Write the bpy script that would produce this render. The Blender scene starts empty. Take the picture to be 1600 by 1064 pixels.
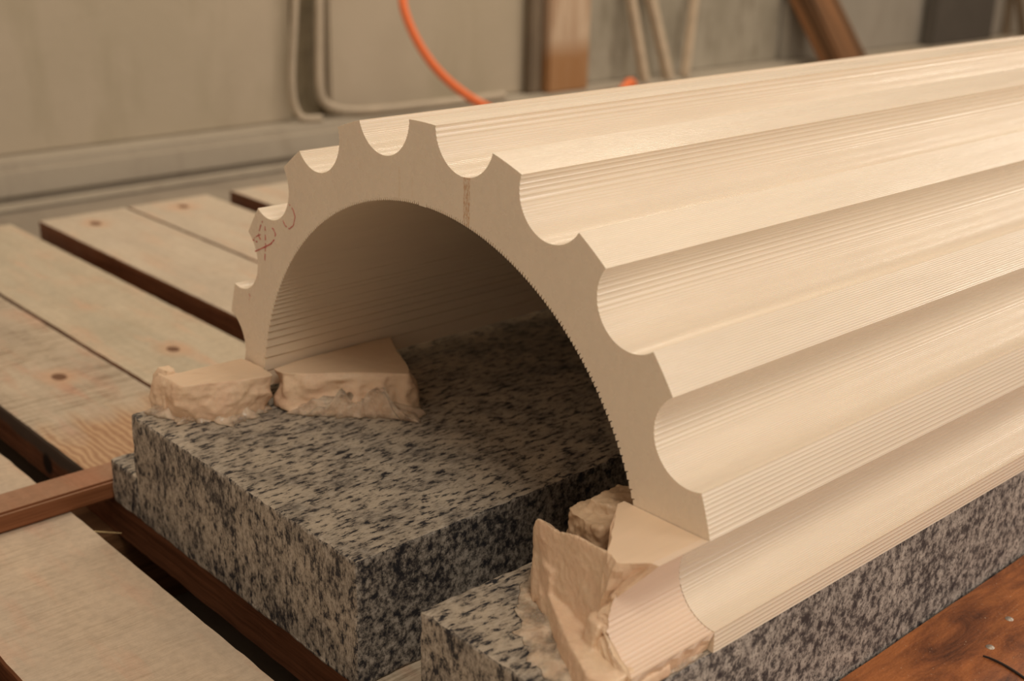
import bpy, bmesh, math, random
from mathutils import Vector, Matrix, noise
from mathutils.geometry import delaunay_2d_cdt

S = bpy.context.scene
COL = S.collection
PI = math.pi

# ------------------------------------------------------------------ camera
cam_d = bpy.data.cameras.new('camera')
cam = bpy.data.objects.new('camera', cam_d)
COL.objects.link(cam)
Rv = Vector((0.73767529, -0.67478401, 0.02239889))
Uv = Vector((0.21539563, 0.26665404, 0.9394149))
Fv = Vector((0.6398749, 0.68815853, -0.34204962))
M = Matrix((Rv, Uv, -Fv)).transposed().to_4x4()
M.translation = Vector((-0.57444, -0.71946, 0.46608))
cam.matrix_world = M
cam_d.sensor_width = 36.0
cam_d.lens = 1970.4 / 1600 * 36
cam_d.clip_start = 0.02
cam_d.dof.use_dof = True
cam_d.dof.focus_distance = 0.96
cam_d.dof.aperture_fstop = 5.6
S.camera = cam

# ------------------------------------------------------------------ world, lights, exposure
W = bpy.data.worlds.new('world')
S.world = W
W.use_nodes = True
bgn = W.node_tree.nodes['Background']
bgn.inputs[0].default_value = (1.0, 0.76, 0.55, 1)
bgn.inputs[1].default_value = 0.455


def area(name, loc, target, sx, sy, power, col):
    d = bpy.data.lights.new(name, 'AREA')
    d.shape = 'RECTANGLE'
    d.size = sx
    d.size_y = sy
    d.energy = power
    d.color = col
    o = bpy.data.objects.new(name, d)
    COL.objects.link(o)
    o.location = loc
    o.rotation_euler = (Vector(target) - Vector(loc)).to_track_quat('-Z', 'Y').to_euler()
    return o


area('workshop_lamp', (-0.50, -1.35, 2.3), (0.2, 0, 0), 0.9, 0.7, 23.5, (0.98, 0.89, 0.74))
area('workshop_lamp_far', (2.3, 1.0, 2.8), (2.3, 2.3, -0.1), 2.4, 0.5, 49, (1.0, 0.86, 0.68))
area('glint_light', (4.6, -1.1, 2.1), (0.8, -0.1, 0.1), 0.14, 1.1, 22, (1.0, 0.90, 0.76))  # unseen light added to put glints along the flutes
area('side_fill_light', (2.2, -3.4, 1.5), (0.6, -0.2, 0), 1.8, 1.2, 40, (1.0, 0.92, 0.86))  # unseen fill light added to brighten the near side faces
S.view_settings.view_transform = 'Standard'
S.view_settings.look = 'None'
S.view_settings.gamma = 1.0
S.view_settings.use_curve_mapping = False
S.view_settings.exposure = 0.0


# ------------------------------------------------------------------ tagging helpers
def tag(o, label=None, cat=None, group=None, kind=None):
    if label: o['label'] = label
    if cat: o['category'] = cat
    if group: o['group'] = group
    if kind: o['kind'] = kind
    return o


def link(name, me, mats, parent=None):
    o = bpy.data.objects.new(name, me)
    COL.objects.link(o)
    if not isinstance(mats, (list, tuple)): mats = [mats]
    for m in mats: me.materials.append(m)
    if parent is not None: o.parent = parent
    return o


def bm_obj(name, bm, mats, parent=None, smooth=False):
    me = bpy.data.meshes.new(name)
    bm.normal_update()
    bm.to_mesh(me)
    bm.free()
    if smooth:
        for p in me.polygons: p.use_smooth = True
    return link(name, me, mats, parent)


def box(bm, x0, x1, y0, y1, z0, z1, mi=0):
    v = [bm.verts.new((x, y, z)) for x in (x0, x1) for y in (y0, y1) for z in (z0, z1)]
    fs = [(0, 1, 3, 2), (4, 6, 7, 5), (0, 4, 5, 1), (2, 3, 7, 6), (0, 2, 6, 4), (1, 5, 7, 3)]
    out = []
    for f in fs:
        fc = bm.faces.new([v[i] for i in f])
        fc.material_index = mi
        out.append(fc)
    return v, out


# ------------------------------------------------------------------ material helpers
class NT:
    def __init__(self, name):
        self.m = bpy.data.materials.new(name)
        self.m.use_nodes = True
        self.t = self.m.node_tree
        self.b = self.t.nodes['Principled BSDF']
        self.tc = self.t.nodes.new('ShaderNodeTexCoord')

    def lk(self, a, b): self.t.links.new(a, b)

    def coord(self, scale=(1, 1, 1), rot=(0, 0, 0), out='Object', loc=(0, 0, 0)):
        mp = self.t.nodes.new('ShaderNodeMapping')
        mp.inputs['Scale'].default_value = scale
        mp.inputs['Rotation'].default_value = rot
        mp.inputs['Location'].default_value = loc
        self.lk(self.tc.outputs[out], mp.inputs[0])
        return mp.outputs[0]

    def noise(self, vec, scale=5, detail=4, rough=0.6, dist=0.0):
        n = self.t.nodes.new('ShaderNodeTexNoise')
        n.inputs['Scale'].default_value = scale
        n.inputs['Detail'].default_value = detail
        n.inputs['Roughness'].default_value = rough
        n.inputs['Distortion'].default_value = dist
        self.lk(vec, n.inputs['Vector'])
        return n.outputs['Fac']

    def voro(self, vec, scale=5, feature='F1'):
        n = self.t.nodes.new('ShaderNodeTexVoronoi')
        n.feature = feature
        n.inputs['Scale'].default_value = scale
        self.lk(vec, n.inputs['Vector'])
        return n.outputs

    def wave(self, vec, scale, dist=2, detail=2, dscale=1, direction='X'):
        n = self.t.nodes.new('ShaderNodeTexWave')
        n.bands_direction = direction
        n.inputs['Scale'].default_value = scale
        n.inputs['Distortion'].default_value = dist
        n.inputs['Detail'].default_value = detail
        n.inputs['Detail Scale'].default_value = dscale
        self.lk(vec, n.inputs['Vector'])
        return n.outputs['Fac']

    def ramp(self, fac, stops, interp='LINEAR'):
        r = self.t.nodes.new('ShaderNodeValToRGB')
        r.color_ramp.interpolation = interp
        e = r.color_ramp.elements
        while len(e) < len(stops): e.new(0.5)
        for k, (p, c) in enumerate(stops):
            e[k].position = p
            if not isinstance(c, (tuple, list)): c = (c, c, c)
            e[k].color = (*c[:3], 1)
        self.lk(fac, r.inputs[0])
        return r.outputs[0]

    def mix(self, fac, a, b, mode='MIX'):
        n = self.t.nodes.new('ShaderNodeMix')
        n.data_type = 'RGBA'
        n.blend_type = mode
        for s, v in ((n.inputs[0], fac), (n.inputs[6], a), (n.inputs[7], b)):
            if isinstance(v, (int, float)): s.default_value = v
            elif isinstance(v, (tuple, list)): s.default_value = (*v[:3], 1)
            else: self.lk(v, s)
        return n.outputs[2]

    def math(self, op, a, b=None):
        n = self.t.nodes.new('ShaderNodeMath')
        n.operation = op
        for s, v in ((n.inputs[0], a), (n.inputs[1], b)):
            if v is None: continue
            if isinstance(v, (int, float)): s.default_value = v
            else: self.lk(v, s)
        return n.outputs[0]

    def sep(self, vec=None):
        n = self.t.nodes.new('ShaderNodeSeparateXYZ')
        self.lk(vec if vec is not None else self.tc.outputs['Object'], n.inputs[0])
        return n.outputs

    def bump(self, h, strength=0.3, dist=0.001):
        n = self.t.nodes.new('ShaderNodeBump')
        n.inputs['Strength'].default_value = strength
        n.inputs['Distance'].default_value = dist
        self.lk(h, n.inputs['Height'])
        self.lk(n.outputs[0], self.b.inputs['Normal'])

    def fin(self, col=None, rough=0.6, spec=0.5, sss=0.0):
        if col is not None:
            if isinstance(col, (tuple, list)): self.b.inputs['Base Color'].default_value = (*col[:3], 1)
            else: self.lk(col, self.b.inputs['Base Color'])
        if isinstance(rough, (int, float)): self.b.inputs['Roughness'].default_value = rough
        else: self.lk(rough, self.b.inputs['Roughness'])
        self.b.inputs['Specular IOR Level'].default_value = spec
        if sss > 0:
            self.b.inputs['Subsurface Weight'].default_value = sss
            self.b.inputs['Subsurface Radius'].default_value = (1.0, 0.6, 0.35)
            self.b.inputs['Subsurface Scale'].default_value = 0.004
        return self.m


# marble of the column: cream, polished by wet milling
def marble(name, base, tint, rough, spec=0.5, streak=False, sss=0.12):
    n = NT(name)
    big = n.noise(n.coord((1.5, 6, 6)), 3, 5, 0.6)
    fine = n.noise(n.coord((20, 160, 160)), 1.0, 4, 0.6)
    c = n.ramp(big, [(0.3, base), (0.72, tint)])
    c = n.mix(0.35, c, n.ramp(fine, [(0.35, 0.90), (0.65, 1.0)]), 'MULTIPLY')
    if streak:
        # rusty drip stain and a faint yellow vein, both of the stone itself
        s = n.sep()
        for yc, w, amt, colr, z0, z1 in ((-0.0505, 0.0035, 0.75, (0.50, 0.25, 0.10), 0.20, 0.275),
                                        (0.028, 0.0012, 0.35, (0.62, 0.44, 0.24), 0.235, 0.262),
                                        (0.012, 0.0010, 0.18, (0.62, 0.44, 0.24), 0.235, 0.258)):
            d = n.math('ABSOLUTE', n.math('SUBTRACT', s[1], yc))
            m = n.math('LESS_THAN', d, w)
            sp = n.ramp(n.noise(n.coord((100, 900, 240)), 1.0, 3, 0.7), [(0.42, 0.0), (0.58, 1.0)])
            m = n.math('MULTIPLY', m, sp)
            m = n.math('MULTIPLY', m, n.math('LESS_THAN', s[0], 0.0005))
            m = n.math('MULTIPLY', m, n.math('GREATER_THAN', s[2], z0))
            m = n.math('MULTIPLY', m, n.math('LESS_THAN', s[2], z1))
            c = n.mix(n.math('MULTIPLY', m, amt), c, colr)
    h = n.noise(n.coord((60, 500, 500)), 1.0, 3, 0.6)
    n.bump(h, 0.13, 0.0006)
    r = n.ramp(n.noise(n.coord((4, 60, 60)), 1.0, 3), [(0.35, rough), (0.65, rough + 0.15)])
    return n.fin(c, r, spec, sss)


M_COL = marble('cream_marble', (0.84, 0.73, 0.59), (0.80, 0.69, 0.56), 0.20, 0.5, True)
M_COLIN = marble('dull_sawn_marble', (0.88, 0.74, 0.58), (0.82, 0.68, 0.53), 0.6, 0.25)


def rubble(name, base, tint):
    n = NT(name)
    big = n.noise(n.coord((1, 1, 1)), 28, 5, 0.65)
    c = n.ramp(big, [(0.35, base), (0.68, tint)])
    f = n.noise(n.coord((1, 1, 1)), 260, 5, 0.7)
    c = n.mix(0.5, c, n.ramp(f, [(0.3, 0.80), (0.65, 1.0)]), 'MULTIPLY')
    n.bump(n.noise(n.coord((1, 1, 1)), 330, 5, 0.75), 0.35, 0.0012)
    return n.fin(c, n.ramp(big, [(0.4, 0.30), (0.6, 0.6)]), 0.45, 0.10)


M_CHUNK = rubble('peach_marble_rubble', (0.86, 0.66, 0.47), (0.78, 0.54, 0.38))
M_CHUNKTOP = marble('sawn_peach_marble', (0.78, 0.60, 0.43), (0.74, 0.55, 0.39), 0.5, 0.35)
M_ROUGHCH = rubble('brown_rough_marble', (0.62, 0.45, 0.30), (0.48, 0.33, 0.21))


def glue_mat():
    n = NT('translucent_glue')
    f = n.noise(n.coord(), 90, 3, 0.6)
    c = n.ramp(f, [(0.3, (0.66, 0.49, 0.36)), (0.7, (0.80, 0.66, 0.52))])
    n.bump(f, 0.35, 0.002)
    m = n.fin(c, 0.22, 0.5, 0.2)
    al = n.noise(n.coord(), 60, 4, 0.6)
    n.lk(n.ramp(al, [(0.36, 0.30), (0.60, 0.88)]), n.b.inputs['Alpha'])
    n.b.inputs['Transmission Weight'].default_value = 0.0
    n.b.inputs['IOR'].default_value = 1.4
    return m


M_GLUE = glue_mat()


def granite(name, stretch, dusty, seed=0.0, lift=1.0):
    n = NT(name)
    v = n.coord(stretch, loc=(seed, seed * 2, seed))
    a = n.noise(v, 190, 5, 0.72)
    b = n.noise(v, 480, 3, 0.6)
    big = n.noise(n.coord((1, 1, 1)), 26, 4, 0.6)
    dark = (0.018, 0.019, 0.026)
    mid = tuple(k * lift for k in (0.185, 0.17, 0.155))
    light = tuple(k * lift ** 0.6 for k in (0.42, 0.39, 0.36))
    if lift > 1: dark = (0.040, 0.036, 0.040); mid = (mid[0], mid[1], mid[2] * 1.03)
    c = n.ramp(n.math('ADD', a, n.math('MULTIPLY', n.math('SUBTRACT', big, 0.5), 0.30)), ([(0.39, dark), (0.45, (0.075, 0.070, 0.070)), (0.50, mid), (0.64, light)] if lift == 1 else [(0.35, dark), (0.44, (0.11, 0.102, 0.10)), (0.49, mid), (0.66, light)]))
    c = n.mix(n.ramp(b, [(0.40, 0.75), (0.47, 0.0)]), c, dark)
    if dusty > 0:
        # marble flour rubbed into the sawn face, thinner over the dark crystals
        dm = n.ramp(big, [(0.30, 0.15), (0.62, 1.0)])
        cr = n.ramp(a, [(0.41, 0.0), (0.48, 1.0)])
        f = n.math('MULTIPLY', n.math('MULTIPLY', dm, cr), dusty)
        c = n.mix(f, c, (0.55, 0.47, 0.37))
    n.bump(a, 0.4, 0.0012)
    return n.fin(c, 0.62, 0.35)


M_GRTOP = granite('granite_sawn_dusty', (0.38, 1.0, 1.0), 0.80)
M_GRFRONT = granite('granite_front', (1.0, 1.0, 0.55), 0.38, 3.1)
M_GRSIDE = granite('granite_lit_side', (0.8, 1.0, 0.7), 0.10, 7.7, 1.4)  # palette lifted: the light on this outer side is put into the colour


def plank_top(name, a, b, red, grain=0.5, seed=0.0, saw=1.0, knots=(), worn=None, freq=300, deep=0.58):
    """Sawn softwood floured with marble dust: grain along Y, saw marks along X."""
    n = NT(name)
    big = n.noise(n.coord((14, 4, 8), loc=(seed, 0, 0)), 1.0, 4, 0.6)
    c = n.ramp(big, [(0.32, a), (0.68, b)])
    rd = n.noise(n.coord((30, 7, 8), loc=(seed * 2, 3, 0)), 1.0, 4, 0.6)
    c = n.mix(n.ramp(rd, [(0.52, 0.0), (0.74, 0.65)]), c, red)
    sm = n.noise(n.coord((16, freq, 60), loc=(seed, 0, 0)), 1.0, 5, 0.8)
    pm = n.ramp(n.noise(n.coord((12, 12, 8), loc=(seed, 5, 0)), 1.0, 4, 0.6), [(0.38, 0.15), (0.62, 1.0)])
    c = n.mix(n.math('MULTIPLY', pm, 0.7 * saw), c, n.ramp(sm, [(0.40, (deep, deep * 0.93, deep * 0.83)), (0.54, (1, 1, 1))]), 'MULTIPLY')
    sp = n.noise(n.coord((1, 1, 1), loc=(seed, 0, 0)), 130, 4, 0.7)
    c = n.mix(0.5, c, n.ramp(sp, [(0.35, 0.80), (0.60, 1.05)]), 'MULTIPLY')
    gr = n.noise(n.coord((230, 9, 60), loc=(seed, 1, 0)), 1.0, 4, 0.6, 0.4)
    c = n.mix(grain * 0.5, c, n.ramp(gr, [(0.36, (0.66, 0.55, 0.42)), (0.60, (1, 1, 1))]), 'MULTIPLY')
    s = n.sep()
    if worn:
        # a patch where the dust has been rubbed off and the orange grain shows
        dx = n.math('SUBTRACT', s[0], worn[0])
        dy = n.math('SUBTRACT', s[1], worn[1])
        d = n.math('SQRT', n.math('ADD', n.math('MULTIPLY', dx, dx), n.math('MULTIPLY', dy, dy)))
        d = n.math('ADD', n.math('DIVIDE', d, worn[2]), n.math('MULTIPLY', n.math('SUBTRACT', rd, 0.5), 1.2))
        wg = n.wave(n.coord((24, 10, 20)), 1.6, 9, 3, 1.0)
        wc = n.mix(wg, (0.36, 0.19, 0.10), (0.56, 0.36, 0.21))
        c = n.mix(n.ramp(d, [(0.55, 0.85), (1.0, 0.0)]), c, wc)
    for kx, ky, kr in knots:
        dx = n.math('SUBTRACT', s[0], kx)
        dy = n.math('MULTIPLY', n.math('SUBTRACT', s[1], ky), 0.7)
        d = n.math('SQRT', n.math('ADD', n.math('MULTIPLY', dx, dx), n.math('MULTIPLY', dy, dy)))
        d = n.math('ADD', d, n.math('MULTIPLY', n.math('SUBTRACT', big, 0.5), kr * 0.8))
        halo = n.ramp(n.math('DIVIDE', d, kr * 3.0), [(0.30, 0.55), (1.0, 0.0)])
        core = n.ramp(n.math('DIVIDE', d, kr), [(0.75, 0.9), (1.0, 0.0)])
        c = n.mix(halo, c, (0.62, 0.36, 0.22))
        c = n.mix(core, c, (0.14, 0.065, 0.035))
    n.bump(n.math('ADD', sm, n.math('MULTIPLY', gr, 0.7)), 0.4, 0.0012)
    return n.fin(c, 0.75, 0.25)


def wood_plain(name, dark, light, axis='Y', rough=0.55, scale=1.0, spec=0.3):
    n = NT(name)
    sc = {'X': (7, 190, 190), 'Y': (190, 7, 190), 'Z': (190, 190, 7)}[axis]
    sc = tuple(k * scale for k in sc)
    g = n.noise(n.coord(sc), 1.0, 5, 0.65, 0.5)
    b = n.noise(n.coord(tuple(k * 0.12 for k in sc)), 1.0, 4, 0.6)
    c = n.ramp(g, [(0.34, dark), (0.66, light)])
    c = n.mix(0.5, c, n.ramp(b, [(0.3, 0.50), (0.66, 1.0)]), 'MULTIPLY')
    n.bump(g, 0.35, 0.001)
    return n.fin(c, rough, spec)


DUSTA, DUSTB, RED = (0.60, 0.50, 0.39), (0.50, 0.42, 0.33), (0.66, 0.38, 0.26)
M_SIDE = wood_plain('red_brown_plank_edge', (0.13, 0.045, 0.02), (0.27, 0.11, 0.05), 'Y')
M_SIDEDK = wood_plain('dark_plank_edge', (0.10, 0.036, 0.017), (0.22, 0.085, 0.040), 'Y')


def knotty_edge():
    n = NT('dark_knotty_plank_edge')
    g = n.noise(n.coord((190, 7, 190)), 1.0, 5, 0.65, 0.5)
    c = n.ramp(g, [(0.34, (0.11, 0.042, 0.02)), (0.66, (0.26, 0.11, 0.055))])
    s = n.sep()
    b = n.noise(n.coord((6, 9, 20)), 1.0, 4, 0.6)
    # weathered grey stain along the upper arris of its outer end
    t = n.math('ADD', n.math('MULTIPLY', n.math('SUBTRACT', s[2], -0.130), 60.0), n.math('MULTIPLY', b, 1.0))
    m = n.math('MULTIPLY', n.ramp(t, [(0.4, 0.0), (0.8, 0.85)]), n.ramp(s[1], [(0.36, 0.0), (0.44, 1.0)]))
    c = n.mix(m, c, (0.075, 0.066, 0.055))
    dy = n.math('SUBTRACT', s[1], KNOT[0]); dz = n.math('SUBTRACT', s[2], KNOT[1])
    d = n.math('SQRT', n.math('ADD', n.math('MULTIPLY', dy, dy), n.math('MULTIPLY', dz, dz)))
    c = n.mix(n.ramp(n.math('DIVIDE', d, 0.016), [(0.6, 0.95), (0.9, 0.0)]), c, (0.015, 0.011, 0.010))
    n.bump(g, 0.35, 0.001)
    return n.fin(c, 0.7, 0.2)


KNOT = (0.524, -0.138)
M_KNOTTY = knotty_edge()
M_BEARER = wood_plain('bearer_wood', (0.10, 0.045, 0.02), (0.22, 0.11, 0.05), 'X')
M_BATTEN = wood_plain('reddish_shaded_batten_wood', (0.20, 0.075, 0.032), (0.34, 0.14, 0.065), 'X', 0.45)


# ------------------------------------------------------------------ the fluted column shell
RO, RI = 0.30, 0.2371
PITCH = PI / 10
HW = 0.0526
FB = 0.2712            # radius at the bottom of a flute


def P(r, a): return (r * math.cos(a), r * math.sin(a))


def circle3(p, q, s):
    ax, ay = p; bx, by = q; cx, cy = s
    d = 2 * (ax * (by - cy) + bx * (cy - ay) + cx * (ay - by))
    ux = ((ax * ax + ay * ay) * (by - cy) + (bx * bx + by * by) * (cy - ay) + (cx * cx + cy * cy) * (ay - by)) / d
    uy = ((ax * ax + ay * ay) * (cx - bx) + (bx * bx + by * by) * (ax - cx) + (cx * cx + cy * cy) * (bx - ax)) / d
    return (ux, uy), math.hypot(ax - ux, ay - uy)


def flute_path(k, n=240):
    """flute between crest k and crest k+1 (crest k sits at angle k*18 deg), angle growing"""
    a0, a1 = k * PITCH + HW, (k + 1) * PITCH - HW
    p0, p1 = P(RO, a0), P(RO, a1)
    pm = P(FB, (a0 + a1) / 2)
    c, r = circle3(p0, pm, p1)
    t0 = math.atan2(p0[1] - c[1], p0[0] - c[0])
    t1 = math.atan2(p1[1] - c[1], p1[0] - c[0])
    tm = math.atan2(pm[1] - c[1], pm[0] - c[0])
    # go through tm
    def norm(t, ref):
        while t < ref: t += 2 * PI
        while t >= ref + 2 * PI: t -= 2 * PI
        return t
    up = norm(t1, t0); mid = norm(tm, t0)
    if mid > up: up -= 2 * PI
    return [(c[0] + r * math.cos(t0 + (up - t0) * i / n), c[1] + r * math.sin(t0 + (up - t0) * i / n)) for i in range(n + 1)], c


def crest_path(k, a0=None, a1=None, n=120):
    a0 = k * PITCH - HW if a0 is None else a0
    a1 = k * PITCH + HW if a1 is None else a1
    return [P(RO, a0 + (a1 - a0) * i / n) for i in range(n + 1)]


def scallop(path, inward, dy=0.00097, smin=0.0015, smax=0.0032, depth=0.085, rnd=None):
    """turn a smooth path into milled scallops; inward(x,y)->unit vector into the stone"""
    out = [path[0]]
    L = 0.0
    start = 0
    cum = [0.0]
    for i in range(1, len(path)):
        cum.append(cum[-1] + math.dist(path[i], path[i - 1]))
    tot = cum[-1]

    def at(s):
        s = min(max(s, 0), tot)
        import bisect
        j = min(max(bisect.bisect_left(cum, s), 1), len(path) - 1)
        f = (s - cum[j - 1]) / max(cum[j] - cum[j - 1], 1e-9)
        a, b = path[j - 1], path[j]
        return (a[0] + (b[0] - a[0]) * f, a[1] + (b[1] - a[1]) * f), (b[0] - a[0], b[1] - a[1])
    s = 0.0
    while s < tot - 1e-6:
        p, t = at(s)
        tl = math.hypot(*t)
        ty = abs(t[0]) / tl
        step = min(max(dy / max(ty, 1e-3), smin), smax)
        if rnd: step *= rnd.uniform(0.9, 1.1)
        e = min(s + step, tot)
        if tot - e < smin * 0.5: e = tot
        for f in (0.25, 0.5, 0.8):
            q, t2 = at(s + (e - s) * f)
            nx, ny = inward(q)
            dd = depth * (e - s) * (1 - (2 * f - 1) ** 2)
            out.append((q[0] + nx * dd, q[1] + ny * dd))
        out.append(at(e)[0])
        s = e
    return out


def radial_in(q):
    l = math.hypot(*q)
    return (-q[0] / l, -q[1] / l)


rnd = random.Random(4)
ZL = 0.017                         # the far leg is cut a little short
outer = []
aL = math.asin(ZL / RO)
kpath = []
# far side starts inside flute 0
fp, fc = flute_path(0)
fp = [q for q in fp if q[1] >= ZL]
segs = [('f', fp, fc)]
for k in range(1, 10):
    segs.append(('c', crest_path(k), None))
    f2, c2 = flute_path(k)
    segs.append(('f', f2, c2))
segs.append(('c', crest_path(10, 10 * PITCH - HW, PI), None))
loop_out = []
for kind, pth, c in segs:
    if kind == 'f':
        inw = lambda q, c=c: ((q[0] - c[0]) / math.dist(q, c), (q[1] - c[1]) / math.dist(q, c))
        sc = scallop(pth, inw, rnd=rnd, depth=0.13, smax=0.0040)
    else:
        sc = scallop(pth, radial_in, rnd=rnd, depth=0.10)
    if loop_out: sc = sc[1:]
    loop_out += sc
n_out = len(loop_out)
# inner bore: straight wire-saw passes with a dark notch between them
loop_in = []


def stair(z0):
    """one half of the bore: straight wire cuts with a narrow saw kerf left at every step"""
    a0 = math.asin(z0 / RI)
    nodes = []
    k = 1
    while RI - k * 0.0024 > 0.002:
        a = math.acos((RI - k * 0.0024) / RI)
        if a > a0 + 0.012: nodes.append(a)
        k += 1
    out = [P(RI, a0)]
    for i, a in enumerate(nodes):
        sp_ = RI * (a - (nodes[i - 1] if i else a0))
        w = min(0.0011, 0.36 * sp_) / RI
        dep = 0.0022 * rnd.uniform(0.65, 1.2)
        a += rnd.uniform(-1, 1) * 0.0006
        out += [P(RI + 0.0005, a - w), P(RI + dep, a - w * 0.75), P(RI + dep, a - w * 0.2), P(RI - 0.0004, a)]
    return out


half_l = stair(ZL)
half_r = [(-y, z) for y, z in stair(0.0)]
pts_in = half_l + list(reversed(half_r))
prof = loop_out + list(reversed(pts_in))


def build_column(name, prof, nout, x0, x1, nseg, mats):
    bm = bmesh.new()
    rows = []
    for s in range(nseg + 1):
        x = x0 + (x1 - x0) * s / nseg
        row = []
        for i, (y, z) in enumerate(prof):
            dy = dz = 0
            if i >= nout and 0 < s < nseg:      # the saw wandered a little along the bore
                nv = noise.noise(Vector((x * 60, i * 0.15, 0)))
                dz = nv * 0.0006
            row.append(bm.verts.new((x, y + dy, z + dz)))
        rows.append(row)
    n = len(prof)
    for s in range(nseg):
        for i in range(n):
            j = (i + 1) % n
            f = bm.faces.new((rows[s][i], rows[s][j], rows[s + 1][j], rows[s + 1][i]))
            f.material_index = 1 if (i >= nout and i < n - 1) else 0
    # end faces
    pts = [Vector((y * 1000, z * 1000)) for y, z in prof]
    cdt = delaunay_2d_cdt(pts, [], [list(range(n))], 1, 1e-5)
    back = [orig[0] if orig else None for orig in cdt[3]]
    for row in (rows[0], rows[-1]):
        for fc in cdt[2]:
            ids = [back[k] for k in fc]
            if None not in ids and len(set(ids)) == 3:
                bm.faces.new([row[k] for k in ids])
    bmesh.ops.recalc_face_normals(bm, faces=bm.faces)
    return bm_obj(name, bm, mats)


column = build_column('fluted_column', prof, n_out, 0.0, 2.3, 60, [M_COL, M_COLIN])
tag(column, 'long cream marble half column shell with ten flutes lying over two granite slabs', 'column')


# red crayon marks on the sawn end: real thin strokes of wax
def crayon():
    n = NT('red_crayon')
    f = n.noise(n.coord(), 500, 3, 0.7)
    n.fin(n.ramp(f, [(0.35, (0.55, 0.08, 0.09)), (0.65, (0.60, 0.22, 0.19))]), 0.7, 0.2)
    return n.m


M_CRAY = crayon()
CAMP = Vector((-0.57444, -0.71946, 0.46608))


def on_end(px, py, X=-0.00025):
    d = Fv * 1970.4 + Rv * (px - 800) + Uv * (532 - py)
    t = (X - CAMP.x) / d.x
    return CAMP + d * t


def stroke(bm, pts, w, seed):
    r = random.Random(seed)
    P3 = [on_end(*q) for q in pts]
    dense = []
    for a, b in zip(P3[:-1], P3[1:]):
        m = max(2, int((b - a).length / 0.0012))
        for i in range(m): dense.append(a.lerp(b, i / m))
    dense.append(P3[-1])
    prev = None
    for i, p in enumerate(dense):
        if r.random() < 0.10: prev = None; continue
        q = dense[min(i + 1, len(dense) - 1)] - dense[max(i - 1, 0)]
        nrm = Vector((0, -q.z, q.y)).normalized() * w * r.uniform(0.35, 0.75)
        a = [p + nrm, p - nrm, p - nrm + Vector((0.0002, 0, 0)), p + nrm + Vector((0.0002, 0, 0))]
        vs = [bm.verts.new(v) for v in a]
        if prev:
            for u_ in range(4):
                bm.faces.new((prev[u_], prev[(u_ + 1) % 4], vs[(u_ + 1) % 4], vs[u_]))
        prev = vs


def z2(x, y): return (380 + x / 5.91, 300 + y / 5.91)


bm = bmesh.new()
stroke(bm, [z2(200, 320), z2(203, 420), z2(205, 500), z2(198, 630)], 0.0010, 1)
stroke(bm, [z2(245, 318), z2(280, 345), z2(297, 390), z2(285, 440), z2(255, 478), z2(205, 505), z2(150, 530), z2(108, 548)], 0.0010, 2)
stroke(bm, [z2(178, 268), z2(160, 310), z2(146, 360), z2(140, 405), z2(160, 440)], 0.0008, 3)
stroke(bm, [z2(100, 425), z2(135, 400), z2(160, 395)], 0.0007, 4)
stroke(bm, [z2(88, 440), z2(130, 462)], 0.0009, 5)
stroke(bm, [z2(425, 115), z2(460, 165), z2(478, 230), z2(462, 310), z2(425, 340), z2(385, 310), z2(365, 262)], 0.0007, 6)
stroke(bm, [z2(55, 935), z2(62, 970), z2(50, 1005)], 0.0008, 7)
mk = bm_obj('crayon_mark', bm, M_CRAY, column)
mk['label'] = 'hand-drawn red crayon marks on the sawn end'


# ------------------------------------------------------------------ granite slabs
def rough_block(name, pieces, mats, seed=0, bevel=0.0025, res=0.012):
    """pieces: list of boxes; the first gets chipped arrises. slots: 0 top, 1 x faces, 2 y faces"""
    bm = bmesh.new()
    for (x0, x1, y0, y1, z0, z1) in pieces:
        v, fs = box(bm, x0, x1, y0, y1, z0, z1)
    bmesh.ops.recalc_face_normals(bm, faces=bm.faces)
    bmesh.ops.bevel(bm, geom=bm.edges[:], offset=bevel, segments=2, profile=0.6, affect='EDGES')
    # cut finely near the visible front corner so the arris can be chipped
    for f in bm.faces:
        pass
    long_e = [e for e in bm.edges]
    for axis, a, b, st in ((1, -0.31, 0.35, 0.006), (0, -0.12, 0.30, 0.006), (2, -0.105, -0.004, 0.012)):
        k = a
        while k < b:
            co = [0, 0, 0]; co[axis] = k
            no = [0, 0, 0]; no[axis] = 1
            bmesh.ops.bisect_plane(bm, geom=bm.verts[:] + bm.edges[:] + bm.faces[:], plane_co=co, plane_no=no)
            k += st
    bm.normal_update()
    for v in bm.verts:
        # strongest displacement close to arrises
        nf = {tuple(round(c) for c in f.normal) for f in v.link_faces}
        w = 0.0004 if len(nf) < 2 else 0.0013
        p = v.co * 90 + Vector((seed, 0, 0))
        v.co += Vector((noise.noise(p), noise.noise(p + Vector((9, 0, 0))), noise.noise(p + Vector((0, 9, 0))))) * w
    bm.normal_update()
    for f in bm.faces:
        n = f.normal
        a = (abs(n.x), abs(n.y), abs(n.z))
        f.material_index = 0 if a[2] == max(a) else (1 if a[0] == max(a) else 2)
    return bm_obj(name, bm, mats)


M_GRSHADE = granite('granite_inner_side', (0.8, 1.0, 0.7), 0.10, 5.2)  # same stone without the lift, for the side lying in shade
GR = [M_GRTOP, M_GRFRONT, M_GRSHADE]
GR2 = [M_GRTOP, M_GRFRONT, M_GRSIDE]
slab1 = rough_block('granite_slab', [(-0.108, 2.3, -0.057, 0.293, -0.109, 0.0)], GR, 1)
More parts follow.
